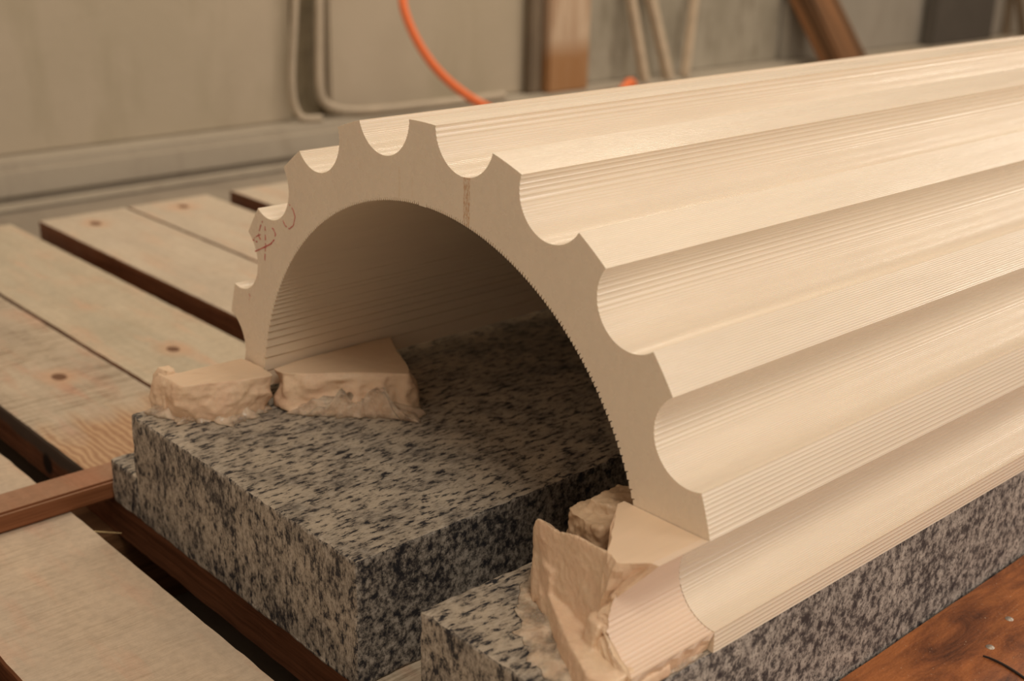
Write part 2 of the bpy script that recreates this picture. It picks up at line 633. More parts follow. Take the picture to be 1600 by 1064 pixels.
# the low step along its far edge is the same stone
st = rough_block('granite_step', [(-0.108, 2.3, 0.2935, 0.346, -0.109, -0.064)], GR, 5)
st.parent = slab1
tag(slab1, 'large speckled grey granite slab with a dusty sawn top, under the open arch', 'granite slab', 'granite slabs under the column')
slab2 = rough_block('granite_slab', [(-0.112, 2.3, -0.2985, -0.137, -0.109, -0.0005)], GR2, 9)
tag(slab2, 'grey granite slab smeared with glue under the near foot of the column', 'granite slab', 'granite slabs under the column')


# ------------------------------------------------------------------ pallet planks
def plank(x0, x1, y0, y1, ztop, th, topm, sidem, label, seed, end_chip=0.004, group='sawn pallet planks', name='pallet_plank'):
    bm = bmesh.new()
    nx, ny = 10, int((y1 - y0) / 0.012)
    r = random.Random(seed)
    grid = []
    for iz, z in enumerate((ztop, ztop - 0.003, ztop - th)):
        rows = []
        for j in range(ny + 1):
            y = y0 + (y1 - y0) * j / ny
            row = []
            for i in range(nx + 1):
                x = x0 + (x1 - x0) * i / nx
                dx = dy = dz = 0
                if i in (0, nx):
                    s = 1 if i == 0 else -1
                    e = noise.noise(Vector((seed * 7 + i, y * 45, iz * .3))) * 0.0011
                    dx = e + s * (0.0012 if iz == 0 else 0)
                if j in (0, ny):
                    dy = noise.noise(Vector((x * 60, seed * 3 + j, iz * .3))) * end_chip * 0.4
                if iz == 0:
                    dz = noise.noise(Vector((x * 25, y * 10, seed))) * 0.0006 - 0.0005
                row.append(bm.verts.new((x + dx, y + dy, z + dz)))
            rows.append(row)
        grid.append(rows)
    for iz in (0, 2):
        for j in range(ny):
            for i in range(nx):
                q = (grid[iz][j][i], grid[iz][j][i + 1], grid[iz][j + 1][i + 1], grid[iz][j + 1][i])
                f = bm.faces.new(q if iz == 0 else q[::-1])
                f.material_index = 0 if iz == 0 else 1
    for iz in (0, 1):
        for j in range(ny):
            for i, fl in ((0, 0), (nx, 1)):
                q = (grid[iz][j][i], grid[iz][j + 1][i], grid[iz + 1][j + 1][i], grid[iz + 1][j][i])
                f = bm.faces.new(q[::-1] if fl else q)
                f.material_index = 1
        for i in range(nx):
            for j, fl in ((0, 0), (ny, 1)):
                q = (grid[iz][j][i], grid[iz + 1][j][i], grid[iz + 1][j][i + 1], grid[iz][j][i + 1])
                f = bm.faces.new(q[::-1] if fl else q)
                f.material_index = 1
    bmesh.ops.recalc_face_normals(bm, faces=bm.faces)
    o = bm_obj(name, bm, [topm, sidem])
    return tag(o, label, 'plank', group)


ZP = -0.1095
T0 = plank_top('dusty_plank_near', (0.66, 0.53, 0.40), (0.56, 0.46, 0.36), (0.68, 0.42, 0.30), 0.08, 1.3, 0.5)
T1 = plank_top('grey_streaked_plank', (0.62, 0.52, 0.40), (0.50, 0.42, 0.33), (0.60, 0.33, 0.23), 0.3, 4.1, 1.4,
               ((-0.011, 0.690, 0.010),), (-0.02, 0.41, 0.17), 190, 0.48)
T2 = plank_top('pale_green_plank', (0.64, 0.55, 0.42), (0.54, 0.48, 0.37), (0.72, 0.46, 0.32), 0.4, 7.7, 0.6,
               ((0.141, 0.6915, 0.010),))
T3 = plank_top('pale_plank_far', (0.66, 0.57, 0.45), (0.58, 0.50, 0.40), (0.70, 0.48, 0.34), 0.4, 12.2, 0.35,
               ((0.340, 1.337, 0.010), (0.518, 1.352, 0.010)))
plank(-0.49, -0.315, -0.6, 1.40, ZP - 0.004, 0.04, T0, M_SIDE, 'pale plank mostly cut off at the lower left corner of the frame', 1)
plank(-0.294, -0.148, -0.6, 1.40, ZP, 0.04, T0, M_SIDE, 'wide pale dusty plank nearest the viewer at lower left, running under the brown batten', 2)
plank(-0.100, 0.0565, -0.6, 1.41, ZP, 0.045, T1, M_KNOTTY, 'grey-streaked knotty plank passing under the left end of the large granite slab', 3)
plank(0.0600, 0.2255, -0.6, 1.42, ZP, 0.045, T2, M_SIDE, 'pale plank with one dark knot beside the far foot of the column', 4)
plank(0.2700, 0.4325, -0.6, 1.41, ZP, 0.042, T3, M_SIDE, 'pale plank with a thick red-brown edge showing beyond the knotty one', 5)
plank(0.4365, 0.600, -0.6, 1.41, ZP, 0.042, T3, M_SIDE, 'pale plank with a small knot at its far end, behind the column shoulder', 6)
plank(0.650, 0.81, -0.6, 1.41, ZP, 0.026, T3, M_SIDEDK, 'farthest visible short stretch of plank with a dark thin edge', 7)
for q in range(4):
    x0 = 0.83 + q * 0.38
    plank(x0, x0 + 0.30, -0.6, 1.40, ZP, 0.04, T3, M_SIDE, 'pale plank under the far run of the column, %s beyond the arch' % ['first', 'second', 'third', 'fourth'][q], 20 + q)

# bearers below the planks
for i, (y0, y1) in enumerate(((-0.42, -0.32), (0.36, 0.46), (1.20, 1.30))):
    bm = bmesh.new()
    box(bm, -0.6, 2.3, y0, y1, -0.25, ZP - 0.0455)
    bmesh.ops.recalc_face_normals(bm, faces=bm.faces)
    bmesh.ops.bevel(bm, geom=bm.edges[:], offset=0.003, segments=2, affect='EDGES')
    o = bm_obj('pallet_bearer', bm, M_BEARER)
    tag(o, ['brown pallet bearer crossing under the near ends of the planks',
            'brown pallet bearer glimpsed in the gap beside the granite slab corner',
            'brown pallet bearer crossing under the far ends of the planks'][i], 'bearer', 'pallet bearers under the planks')

# the batten lying over the planks
bm = bmesh.new()
box(bm, -0.62, -0.02, 0.3485, 0.390, ZP + 0.0005, -0.0885)
bmesh.ops.recalc_face_normals(bm, faces=bm.faces)
bmesh.ops.bevel(bm, geom=bm.edges[:], offset=0.0025, segments=2, affect='EDGES')
bm.normal_update()
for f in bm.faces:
    f.material_index = 1 if f.normal.z > 0.6 else 0  # dusty top kept lighter; the sides' shade is put into their darker colour
M_BATTOP = plank_top('dusty_lit_batten_top', (0.40, 0.24, 0.155), (0.33, 0.18, 0.11), (0.42, 0.20, 0.12), 0.3, 5.5, 0.0)
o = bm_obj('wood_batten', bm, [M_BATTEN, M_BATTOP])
tag(o, 'narrow reddish-brown batten lying across the planks and butting the granite slab', 'batten')

def at_z(px, py, z):
    d = Fv * 1970.4 + Rv * (px - 800) + Uv * (532 - py)
    o_ = Vector((-0.57444, -0.71946, 0.46608))
    return o_ + d * ((z - o_.z) / d.z)


# straw splinter sticking out over the gap
bm = bmesh.new()
a, b = at_z(140, 830, ZP - 0.002), at_z(190, 833, ZP - 0.012)
bmesh.ops.create_cone(bm, cap_ends=True, segments=8, radius1=0.0009, radius2=0.0004, depth=(b - a).length)
o = bm_obj('straw_splinter', bm, wood_plain('straw', (0.62, 0.45, 0.22), (0.75, 0.58, 0.32), 'Z'))
o.location = (a + b) / 2
o.rotation_euler = (b - a).to_track_quat('Z', 'Y').to_euler()
tag(o, 'thin yellow wood splinter sticking out of the near plank edge over the dark gap', 'splinter')


# red-brown board at the lower right
def redboard():
    n = NT('oiled_red_board')
    g = n.noise(n.coord((10, 120, 60)), 1.0, 5, 0.65, 0.8)
    b = n.noise(n.coord((12, 34, 20)), 1.0, 6, 0.7, 0.6)
    c = n.ramp(b, [(0.30, (0.09, 0.03, 0.015)), (0.44, (0.26, 0.085, 0.03)), (0.62, (0.46, 0.16, 0.05)), (0.8, (0.36, 0.12, 0.04))])
    c = n.mix(0.6, c, n.ramp(g, [(0.35, 0.55), (0.62, 1.0)]), 'MULTIPLY')
    sp = n.noise(n.coord(), 420, 2, 0.6)
    c = n.mix(n.ramp(sp, [(0.70, 0.0), (0.76, 0.8)]), c, (0.60, 0.45, 0.32))
    n.bump(n.math('ADD', g, sp), 0.45, 0.0012)
    return n.fin(c, 0.48, 0.4)


M_RED = redboard()
ZB = -0.0935
bm = bmesh.new()
box(bm, 0.02, 2.3, -0.56, -0.3005, ZP + 0.0003, ZB)
for k in range(1, 90):
    bmesh.ops.bisect_plane(bm, geom=bm.verts[:] + bm.edges[:] + bm.faces[:], plane_co=(0.02 + k * 0.0255, 0, 0), plane_no=(1, 0, 0))
for v in bm.verts:
    if v.co.y > -0.4: v.co.y -= abs(noise.noise(v.co * 40)) * 0.002
bmesh.ops.recalc_face_normals(bm, faces=bm.faces)
board = bm_obj('red_board', bm, M_RED)
tag(board, 'oiled red-brown board with nail heads lying along the granite at lower right', 'board')


def nail_mat():
    n = NT('dull_nail_steel')
    n.b.inputs['Metallic'].default_value = 0.6
    return n.fin((0.50, 0.44, 0.38), 0.45)


M_NAIL = nail_mat()
for (x, y) in ((0.3397, -0.3436), (0.289, -0.3536), (0.62, -0.345), (0.66, -0.36)):
    bm = bmesh.new()
    bmesh.ops.create_cone(bm, cap_ends=True, segments=20, radius1=0.0036, radius2=0.0030, depth=0.0012)
    bmesh.ops.bevel(bm, geom=[e for e in bm.edges if all(v.co.z > 0 for v in e.verts)], offset=0.0006, segments=2, affect='EDGES')
    o = bm_obj('nail_head', bm, M_NAIL, board, True)
    o.location = (x, y, ZB + 0.0003)


# thin dark twig / wire on the red board
def tube(name, pts, r, mat, parent=None, cyclic=False, res=10, radii=None):
    cu = bpy.data.curves.new(name, 'CURVE')
    cu.dimensions = '3D'
    sp = cu.splines.new('NURBS')
    sp.points.add(len(pts) - 1)
    for i, p in enumerate(pts):
        sp.points[i].co = (*p, 1)
        if radii: sp.points[i].radius = radii[i]
    sp.use_endpoint_u = True
    sp.order_u = min(4, len(pts))
    sp.resolution_u = 8
    cu.bevel_depth = r
    cu.bevel_resolution = 3
    cu.use_fill_caps = True
    tmp = bpy.data.objects.new(name + '_tmp', cu)
    COL.objects.link(tmp)
    dg = bpy.context.evaluated_depsgraph_get()
    me = bpy.data.meshes.new_from_object(tmp.evaluated_get(dg))
    bpy.data.objects.remove(tmp)
    me.name = name
    for p in me.polygons: p.use_smooth = True
    me.materials.clear()
    return link(name, me, mat, parent)


def plain(name, col, rough=0.6, spec=0.3, var=0.15, scale=8):
    n = NT(name)
    f = n.noise(n.coord(), scale, 5, 0.6)
    c = n.ramp(f, [(0.3, tuple(k * (1 - var) for k in col)), (0.7, tuple(min(1, k * (1 + var)) for k in col))])
    return n.fin(c, rough, spec)


o = tube('iron_wire', [(0.272, -0.3565, ZB + 0.001), (0.275, -0.368, ZB + 0.0015), (0.272, -0.385, ZB + 0.0012), (0.262, -0.41, ZB + 0.001)], 0.0011,
         plain('black_iron', (0.03, 0.022, 0.018), 0.6), radii=[0.6, 1, 1, 0.8])
tag(o, 'short dark bent wire lying on the red board by the nail heads', 'wire')


# ------------------------------------------------------------------ broken marble chunks
def resample(poly, n, closed=True):
    pts = [Vector(p) for p in poly]
    seg = list(zip(pts, pts[1:] + pts[:1]))
    L = [(b - a).length for a, b in seg]
    tot = sum(L)
    out = []
    j = 0
    acc = 0
    for i in range(n):
        s = tot * i / n
        while s > acc + L[j]:
            acc += L[j]; j += 1
        a, b = seg[j]
        out.append(a.lerp(b, (s - acc) / max(L[j], 1e-9)))
    return out


def shard(name, top, base, seed, mats, parent=None, n=150, rings=26, amp=0.006, bulge=0.003, conch=(), edge=0.0012, topn=0.0003):
    """a broken piece: flat sawn top outline, flared base outline, conchoidal fractured flanks"""
    T = resample(top, n)
    B = resample(base, n)
    # align start points
    best = min(range(n), key=lambda k: sum((T[i].xy - B[(i + k) % n].xy).length for i in range(0, n, 5)))
    B = [B[(i + best) % n] for i in range(n)]
    bm = bmesh.new()
    ct = sum(T, Vector()) / n
    rows = []
    # inner rings of the top face
    for r_ in (0.25, 0.5, 0.75, 0.93):
        rows.append([bm.verts.new(ct.lerp(p, r_) + Vector((0, 0, noise.noise(p * 80 * r_ + Vector((seed, 0, 0))) * topn))) for p in T])
    for k in range(rings + 1):
        f = k / rings
        row = []
        for i in range(n):
            p = T[i].lerp(B[i], f)
            out = (p - ct); out.z = 0
            out.normalize()
            w = math.sin(PI * min(1, f * 1.0)) ** 0.6 if 0 < f < 1 else 0
            q = p + Vector((seed * 3.1, 0, 0))
            # stepped, shell-like fracture: ridged noise
            r1 = 1 - abs(noise.noise(q * 38)) * 2.2
            r2 = noise.fractal(q * 120, 0.9, 2.0, 3)
            d = w * (amp * (r1 - 0.55) + amp * 0.28 * r2 + bulge)
            d += edge * noise.fractal(q * 160, 1.0, 2.0, 3) * (1 if f > 0 else 0.7)
            zz = 0
            if f > 0.95: zz = 0
            row.append(bm.verts.new(p + out * d + Vector((0, 0, zz))))
        rows.append(row)
    c = bm.verts.new(ct)
    for i in range(n):
        f_ = bm.faces.new((c, rows[0][i], rows[0][(i + 1) % n]))
        f_.material_index = 0
    for k in range(len(rows) - 1):
        for i in range(n):
            j = (i + 1) % n
            f_ = bm.faces.new((rows[k][i], rows[k + 1][i], rows[k + 1][j], rows[k][j]))
            f_.material_index = 0 if k < 4 else 1
    f_ = bm.faces.new(rows[-1])
    f_.material_index = 1
    bmesh.ops.recalc_face_normals(bm, faces=bm.faces)
    o = bm_obj(name, bm, mats, parent)
    for p in o.data.polygons:
        if p.material_index == 1: p.use_smooth = True
    return o


def puddle(name, outline, z, seed, parent, n=110, h=0.003, mat=None, ragged=0.010):
    """a smeared bead of glue: irregular outline, domed"""
    T = resample([(x, y, 0) for x, y in outline], n)
    ct = sum(T, Vector()) / n
    bm = bmesh.new()
    rows = []
    for k, r_ in enumerate((1.0, 0.97, 0.9, 0.8, 0.68, 0.55, 0.4, 0.25)):
        row = []
        for i, p in enumerate(T):
            rg = 1 + ragged * noise.fractal(Vector((p.x * 90, p.y * 90, seed)), 0.8, 2, 4) / max((p - ct).length, 0.01)
            q = ct + (p - ct) * r_ * rg
            hh = 0 if k == 0 else h * (1 - r_ ** 2) ** 0.8 * (0.75 + 0.8 * noise.fractal(Vector((q.x * 70, q.y * 70, seed + 3)), 0.9, 2, 3))
            row.append(bm.verts.new((q.x, q.y, z + max(hh, 0.0002 if k else 0))))
        rows.append(row)
    for k in range(len(rows) - 1):
        for i in range(n):
            j = (i + 1) % n
            bm.faces.new((rows[k][i], rows[k][j], rows[k + 1][j], rows[k + 1][i]))
    bm.faces.new(rows[-1])
    bm.faces.new(list(reversed(rows[0])))
    bmesh.ops.recalc_face_normals(bm, faces=bm.faces)
    return bm_obj(name, bm, mat or M_GLUE, parent, True)


CH = [M_CHUNKTOP, M_CHUNK]
ZT = 0.037
A_top = [(-0.083, 0.284), (-0.0699, 0.272), (-0.004, 0.268), (-0.0015, 0.236), (-0.0045, 0.2135), (-0.0268, 0.2205), (-0.055, 0.230), (-0.0811, 0.242)]
A_base = [(-0.0881, 0.2885), (-0.04, 0.290), (-0.004, 0.285), (-0.0015, 0.262), (-0.002, 0.232), (-0.012, 0.221), (-0.0522, 0.222), (-0.0794, 0.2487)]
chA = shard('marble_chunk', [(x, y, ZT) for x, y in A_top], [(x, y, 0.0006) for x, y in A_base], 2, CH, amp=0.005)
tag(chA, 'peach broken marble chunk glued on the granite slab corner before the far foot', 'marble chunk', 'broken marble chunks wedging the column')
bump_ = shard('broken_knob', [(-0.080, 0.287, 0.041), (-0.072, 0.283, 0.042), (-0.071, 0.275, 0.041), (-0.078, 0.274, 0.040)],
              [(-0.087, 0.291, 0.004), (-0.070, 0.290, 0.004), (-0.068, 0.268, 0.004), (-0.086, 0.268, 0.004)], 11, [M_CHUNK, M_CHUNK], chA, n=60, rings=14, amp=0.003)
puddle('glue_smear', [(-0.098, 0.286), (-0.09, 0.262), (-0.08, 0.243), (-0.052, 0.214), (-0.02, 0.212), (-0.004, 0.222), (-0.004, 0.25), (-0.05, 0.27)], 0.0006, 4, chA, h=0.020)

B_top = [(0.0045, 0.2262), (0.0444, 0.2305), (0.1408, 0.2290), (0.1202, 0.1894), (0.1041, 0.1519), (0.0934, 0.138), (0.0572, 0.1733), (0.0240, 0.1945), (0.0045, 0.214)]
B_base = [(0.0035, 0.226), (0.07, 0.2295), (0.145, 0.228), (0.125, 0.178), (0.1085, 0.139), (0.0905, 0.125), (0.0702, 0.141), (0.0407, 0.1667), (0.0046, 0.2029)]
chB = shard('marble_chunk', [(x, y, ZT) for x, y in B_top], [(x, y, 0.0006) for x, y in B_base], 5, CH, amp=0.0065, bulge=0.001)
tag(chB, 'larger triangular peach marble chunk glued inside the arch against the far wall', 'marble chunk', 'broken marble chunks wedging the column')
puddle('glue_smear', [(0.0, 0.207), (0.012, 0.188), (0.04, 0.159), (0.07, 0.130), (0.082, 0.108), (0.100, 0.118), (0.113, 0.14), (0.09, 0.15), (0.05, 0.17), (0.02, 0.20)], 0.0006, 8, chB, h=0.022)


# --- near foot: the end of the column's own profile, broken off and glued back
def foot_fragment():
    lo, up = [], []
    # closed profile in (y, z), from the top inner corner over the flute to the base
    f9, c9 = flute_path(9)
    f9 = [q for q in f9 if q[1] <= 0.0775]
    if f9[0][1] < f9[-1][1]: f9 = f9[::-1]
    inw = lambda q: ((q[0] - c9[0]) / math.dist(q, c9), (q[1] - c9[1]) / math.dist(q, c9))
    h9 = len(f9) * 5 // 9
    fl = scallop(f9[:h9 + 1], inw, dy=0.0010, smin=0.0020, smax=0.0030, depth=0.03)
    fl += scallop(f9[h9:], inw, dy=0.0030, smin=0.0030, smax=0.0034, depth=0.17)[1:]
    top = [(-0.2165 + (-0.2865 + 0.2165) * i / 24, 0.077) for i in range(24)]
    right = [(-0.2985, 0.012), (-0.297, 0.008), (-0.296, 0.004), (-0.295, 0.0004)]
    bot = [(-0.295 + (0.078) * i / 24, 0.0004) for i in range(1, 25)]
    left = [(-0.2165, 0.0004 + 0.076 * i / 24) for i in range(1, 24)]
    prof_ = top + fl + right + bot + left
    nt, nf = len(top), len(fl)

    def xe(y, z):
        P_ = [(-0.2165, -0.0067), (-0.238, -0.034), (-0.257, -0.058), (-0.27, -0.0643), (-0.2847, -0.047), (-0.30, -0.047)]
        v = P_[-1][1]
        for (ya, xa), (yb, xb) in zip(P_[:-1], P_[1:]):
            if yb <= y <= ya: v = xa + (xb - xa) * (y - ya) / (yb - ya); break
        if z < 0.07:
            w = min(1, (0.077 - z) / 0.03)
            low = -0.058 - 0.022 * min(1, max(0, (0.06 - z) / 0.05))
            if y < -0.25: v = v * (1 - w) + low * w
            else: v -= 0.004 * w
        return v
    bm = bmesh.new()
    cy, cz = -0.2565, 0.036
    rows = []
    NS = 16
    for s in range(NS + 1):
        row = []
        for i, (y, z) in enumerate(prof_):
            x = (xe(y, z) + 0.0022 * noise.fractal(Vector((0, y * 160, z * 160)), 0.9, 2, 4)) * (s / NS) - 0.0004
            yy, zz = y, z
            if s == NS:
                pass
            if nt + nf <= i < nt + nf + 4 and s > 0:
                yy += 0.003 * noise.noise(Vector((x * 130, z * 90, 3)))
            row.append(bm.verts.new((x, yy, zz)))
        rows.append(row)
    for r_ in (0.86, 0.7, 0.5, 0.3):
        row = []
        for i, (y, z) in enumerate(prof_):
            y2, z2_ = cy + (y - cy) * r_, cz + (z - cz) * r_
            x = xe(y, z) * r_ + xe(cy, cz) * (1 - r_)
            x += 0.004 * noise.fractal(Vector((7, y2 * 80, z2_ * 80)), 0.9, 2, 4)
            row.append(bm.verts.new((x, y2, z2_)))
        rows.append(row)
    n = len(prof_)
    for s in range(len(rows) - 1):
        for i in range(n):
            j = (i + 1) % n
            f = bm.faces.new((rows[s][i], rows[s][j], rows[s + 1][j], rows[s + 1][i]))
            if s >= NS: f.material_index = 2
            elif i < nt - 1 or i == n - 1: f.material_index = 0
            elif i < nt + nf: f.material_index = 1
            else: f.material_index = 2
    bm.faces.new(rows[-1]).material_index = 2
    bm.faces.new(list(reversed(rows[0])))
    bmesh.ops.recalc_face_normals(bm, faces=bm.faces)
    return bm_obj('column_fragment', bm, [M_CHUNKTOP, M_FRAG, M_CHUNK])


M_FRAG = marble('pink_milled_marble', (0.82, 0.65, 0.50), (0.79, 0.62, 0.51), 0.35, 0.4)
frag = foot_fragment()
tag(frag, 'pink ridged marble fragment with a flat top, glued against the near foot of the column', 'marble fragment', 'broken marble chunks wedging the column')


# --- tall leaning shard in front, modelled as one broken solid
def solid(name, prisms, seed, mats, parent=None, voxel=0.0011, amp=0.0015, smooth_it=6, fine=0.0004, label=None):
    bm = bmesh.new()
    for poly, vec in prisms:
        a = [bm.verts.new(Vector(p)) for p in poly]
        b = [bm.verts.new(Vector(p) + Vector(vec)) for p in poly]
        m = len(poly)
        bm.faces.new(a); bm.faces.new(b[::-1])
        for i in range(m):
            bm.faces.new((a[i], b[i], b[(i + 1) % m], a[(i + 1) % m]))
    bmesh.ops.recalc_face_normals(bm, faces=bm.faces)
    me = bpy.data.meshes.new(name + '_raw')
    bm.to_mesh(me); bm.free()
    tmp = bpy.data.objects.new(name + '_tmp', me)
    COL.objects.link(tmp)
    md = tmp.modifiers.new('r', 'REMESH')
    md.mode = 'VOXEL'
    md.voxel_size = voxel
    sm = tmp.modifiers.new('s', 'SMOOTH')
    sm.iterations = smooth_it
    sm.factor = 0.5
    dg = bpy.context.evaluated_depsgraph_get()
    dg.update()
    me2 = bpy.data.meshes.new_from_object(tmp.evaluated_get(dg))
    bpy.data.objects.remove(tmp)
    me2.materials.clear()
    bm = bmesh.new()
    bm.from_mesh(me2)
    bm.normal_update()
    s = Vector((seed * 5.3, 0, 0))
    for v in bm.verts:
        q = v.co + s
        d = amp * (noise.noise(q * 45)) + amp * 0.4 * (1 - 2 * abs(noise.noise(q * 95))) + fine * noise.fractal(q * 260, 0.8, 2, 3)
        v.co += v.normal * d
        if v.co.z < 0.0004: v.co.z = 0.0004
    me2.name = name
    bm.to_mesh(me2); bm.free()
    for p in me2.polygons: p.use_smooth = True
    return link(name, me2, mats, parent)


Cp = [
    # upright blade: broad front face, its back falling away from the edge
    ([(-0.030, -0.159, 0.0), (-0.035, -0.1660, 0.050), (-0.038, -0.172, 0.0595), (-0.040, -0.182, 0.0610), (-0.044, -0.196, 0.0620), (-0.048, -0.214, 0.0685), (-0.056, -0.258, 0.0755), (-0.072, -0.264, 0.004), (-0.052, -0.208, 0.004)],
     (0.014, 0.006, -0.012)),
    ([(-0.034, -0.163, 0.0), (-0.036, -0.166, 0.028), (-0.042, -0.184, 0.030), (-0.050, -0.190, 0.012), (-0.048, -0.180, 0.0)],
     (0.008, 0.003, 0.0)),
    # toe running forward from the blade
    ([(-0.036, -0.172, 0.0), (-0.060, -0.208, 0.0), (-0.084, -0.248, 0.0), (-0.102, -0.282, 0.0), (-0.100, -0.297, 0.0), (-0.074, -0.297, 0.0), (-0.070, -0.255, 0.0), (-0.045, -0.20, 0.0)],
     (0.004, 0.002, 0.0165)),
    ([(-0.036, -0.166, 0.0), (-0.050, -0.190, 0.0), (-0.054, -0.200, 0.0), (-0.046, -0.206, 0.0), (-0.034, -0.175, 0.0)],
     (0.004, 0.002, 0.034)),
    ([(-0.070, -0.246, 0.0), (-0.076, -0.250, 0.0), (-0.080, -0.262, 0.0), (-0.070, -0.262, 0.0)],
     (0.006, -0.004, 0.034)),
    ([(-0.064, -0.268, 0.0), (-0.100, -0.282, 0.0), (-0.100, -0.2975, 0.0), (-0.040, -0.2975, 0.0), (-0.04, -0.28, 0.0)],
     (0.0, 0.0, 0.008)),
]
chC = solid('marble_chunk', Cp, 3, M_CHUNK, amp=0.0011, fine=0.00025, smooth_it=9)
tag(chC, 'tall pointed peach marble shard glued upright at the near foot of the column', 'marble chunk', 'broken marble chunks wedging the column')
puddle('glue_smear', [(-0.055, -0.285), (-0.03, -0.284), (-0.006, -0.286), (-0.004, -0.296), (-0.03, -0.2982), (-0.055, -0.2978)], 0.0, 21, chC, h=0.009, n=70, ragged=0.002)
puddle('glue_smear', [(-0.02, -0.150), (-0.05, -0.168), (-0.08, -0.20), (-0.098, -0.235), (-0.106, -0.28), (-0.085, -0.29), (-0.05, -0.24), (-0.02, -0.18)], 0.0, 14, chC, h=0.0035)

Dp = [([(-0.016, -0.186, 0.0), (-0.012, -0.176, 0.0), (0.035, -0.176, 0.0), (0.045, -0.215, 0.0), (-0.002, -0.2145, 0.0), (-0.018, -0.212, 0.0)], (0.0, 0.0, 0.060)),
      ([(-0.004, -0.186, 0.05), (0.030, -0.184, 0.05), (0.036, -0.212, 0.05), (0.002, -0.212, 0.05)], (0.0, 0.0, 0.018))]
chD = solid('marble_chunk', Dp, 8, M_ROUGHCH, amp=0.003, fine=0.0009, voxel=0.0013)
tag(chD, 'rough brown broken marble lump tucked behind the tall shard, inside the arch', 'marble chunk', 'broken marble chunks wedging the column')

# ------------------------------------------------------------------ setting: floor, kerb, back wall
def wallmat(name, a, b, c3, sc=1.6):
    n = NT(name)
    f = n.noise(n.coord((1, 1, 0.8)), sc, 5, 0.6)
    c = n.ramp(f, [(0.30, a), (0.62, b)])
    g = n.noise(n.coord((3.0, 1, 0.7)), sc * 1.7, 4, 0.6)
    c = n.mix(n.ramp(g, [(0.52, 0.0), (0.72, 0.55)]), c, c3)
    n.bump(n.noise(n.coord(), 40, 4, 0.6), 0.3, 0.004)
    return n.fin(c, 0.85, 0.2)


M_WALL = wallmat('beige_plaster', (0.48, 0.41, 0.32), (0.43, 0.37, 0.28), (0.36, 0.31, 0.22), 1.8)
M_WALL2 = wallmat('grey_green_wall', (0.42, 0.38, 0.31), (0.31, 0.28, 0.22), (0.15, 0.125, 0.085), 5.5)
M_WALL3 = wallmat('pale_grey_wall', (0.42, 0.38, 0.33), (0.36, 0.33, 0.28), (0.30, 0.27, 0.22), 3.0)
M_FLOOR = wallmat('concrete_floor', (0.36, 0.31, 0.25), (0.30, 0.26, 0.21), (0.24, 0.20, 0.16), 3)
M_KERB = wallmat('dusty_kerb', (0.47, 0.42, 0.34), (0.42, 0.37, 0.30), (0.36, 0.31, 0.25), 4)

YK, YW, ZF, ZK = 2.10, 2.19, -0.25, -0.158
bm = bmesh.new(); box(bm, -3, 9, -4, 3.2, ZF - 0.05, ZF)
tag(bm_obj('floor', bm, M_FLOOR), kind='structure')


def struct_box(name, dims, mat, bev=0.0):
    bm = bmesh.new()
    box(bm, *dims)
    bmesh.ops.recalc_face_normals(bm, faces=bm.faces)
    if bev: bmesh.ops.bevel(bm, geom=[e for e in bm.edges], offset=bev, segments=4, affect='EDGES')
    return tag(bm_obj(name, bm, mat), kind='structure')


struct_box('trim_1', (-3, 9, YK, YW + 0.06, ZF, ZK), M_KERB, 0.02)
struct_box('trim_2', (-3, 9, YK - 0.075, YK - 0.045, ZF, ZF + 0.016), M_KERB, 0.006)
struct_box('wall_back', (-3, 9, YW + 0.06, YW + 0.16, ZF, 3.2), M_WALL)
struct_box('wall_panel_left', (-3, 1.305, YW, YW + 0.058, ZK, 3.2), M_WALL, 0.006)
struct_box('wall_panel_middle', (1.425, 2.17, YW, YW + 0.058, ZK, 3.2), M_WALL, 0.006)
struct_box('wall_panel_right', (2.18, 3.50, YW + 0.02, YW + 0.058, ZK, 3.2), M_WALL2, 0.006)
struct_box('wall_panel_far', (3.52, 9, YW, YW + 0.058, ZK, 3.2), M_WALL3, 0.006)
M_DKGAP = plain('dark_joint_filler', (0.16, 0.13, 0.085), 0.9, 0.1, 0.3, 12)
struct_box('trim_3', (1.305, 1.425, YW + 0.03, YW + 0.058, ZK, 3.2), M_DKGAP)
# pale hose hanging in the joint
M_HOSE = plain('pale_rubber', (0.46, 0.39, 0.30), 0.6)
# orange cable
def pix_y(px, py, Y):
    d = Fv * 1970.4 + Rv * (px - 800) + Uv * (532 - py)
    t = (Y - CAMP.y) / d.y
    return CAMP + d * t



hp = [tuple(pix_y(px, py, 2.165)) for px, py in ((462, -60), (461, 20), (457, 80), (455, 130), (459, 165), (470, 186))]
hp += [(hp[-1][0] + 0.01, 2.15, ZK + 0.010), (hp[-1][0] + 0.05, 2.14, ZK + 0.010)]
o = tube('pale_hose', hp, 0.010, M_HOSE)
tag(o, 'pale hose hanging down inside the dark wall joint onto the kerb', 'hose')
hp = [tuple(pix_y(px, py, 2.165)) for px, py in ((498, -60), (498, 20), (498, 100), (499, 140), (503, 158), (520, 170))]
hp += [(hp[-1][0] + 0.06, 2.150, ZK + 0.016), (hp[-1][0] + 0.16, 2.135, ZK + 0.0135), (hp[-1][0] + 0.30, 2.13, ZK + 0.0135), (hp[-1][0] + 0.60, 2.128, ZK + 0.0135)]
o = tube('pale_pipe', hp, 0.013, M_HOSE)
tag(o, 'pale pipe running down right of the wall joint and bending right along the kerb', 'pipe')

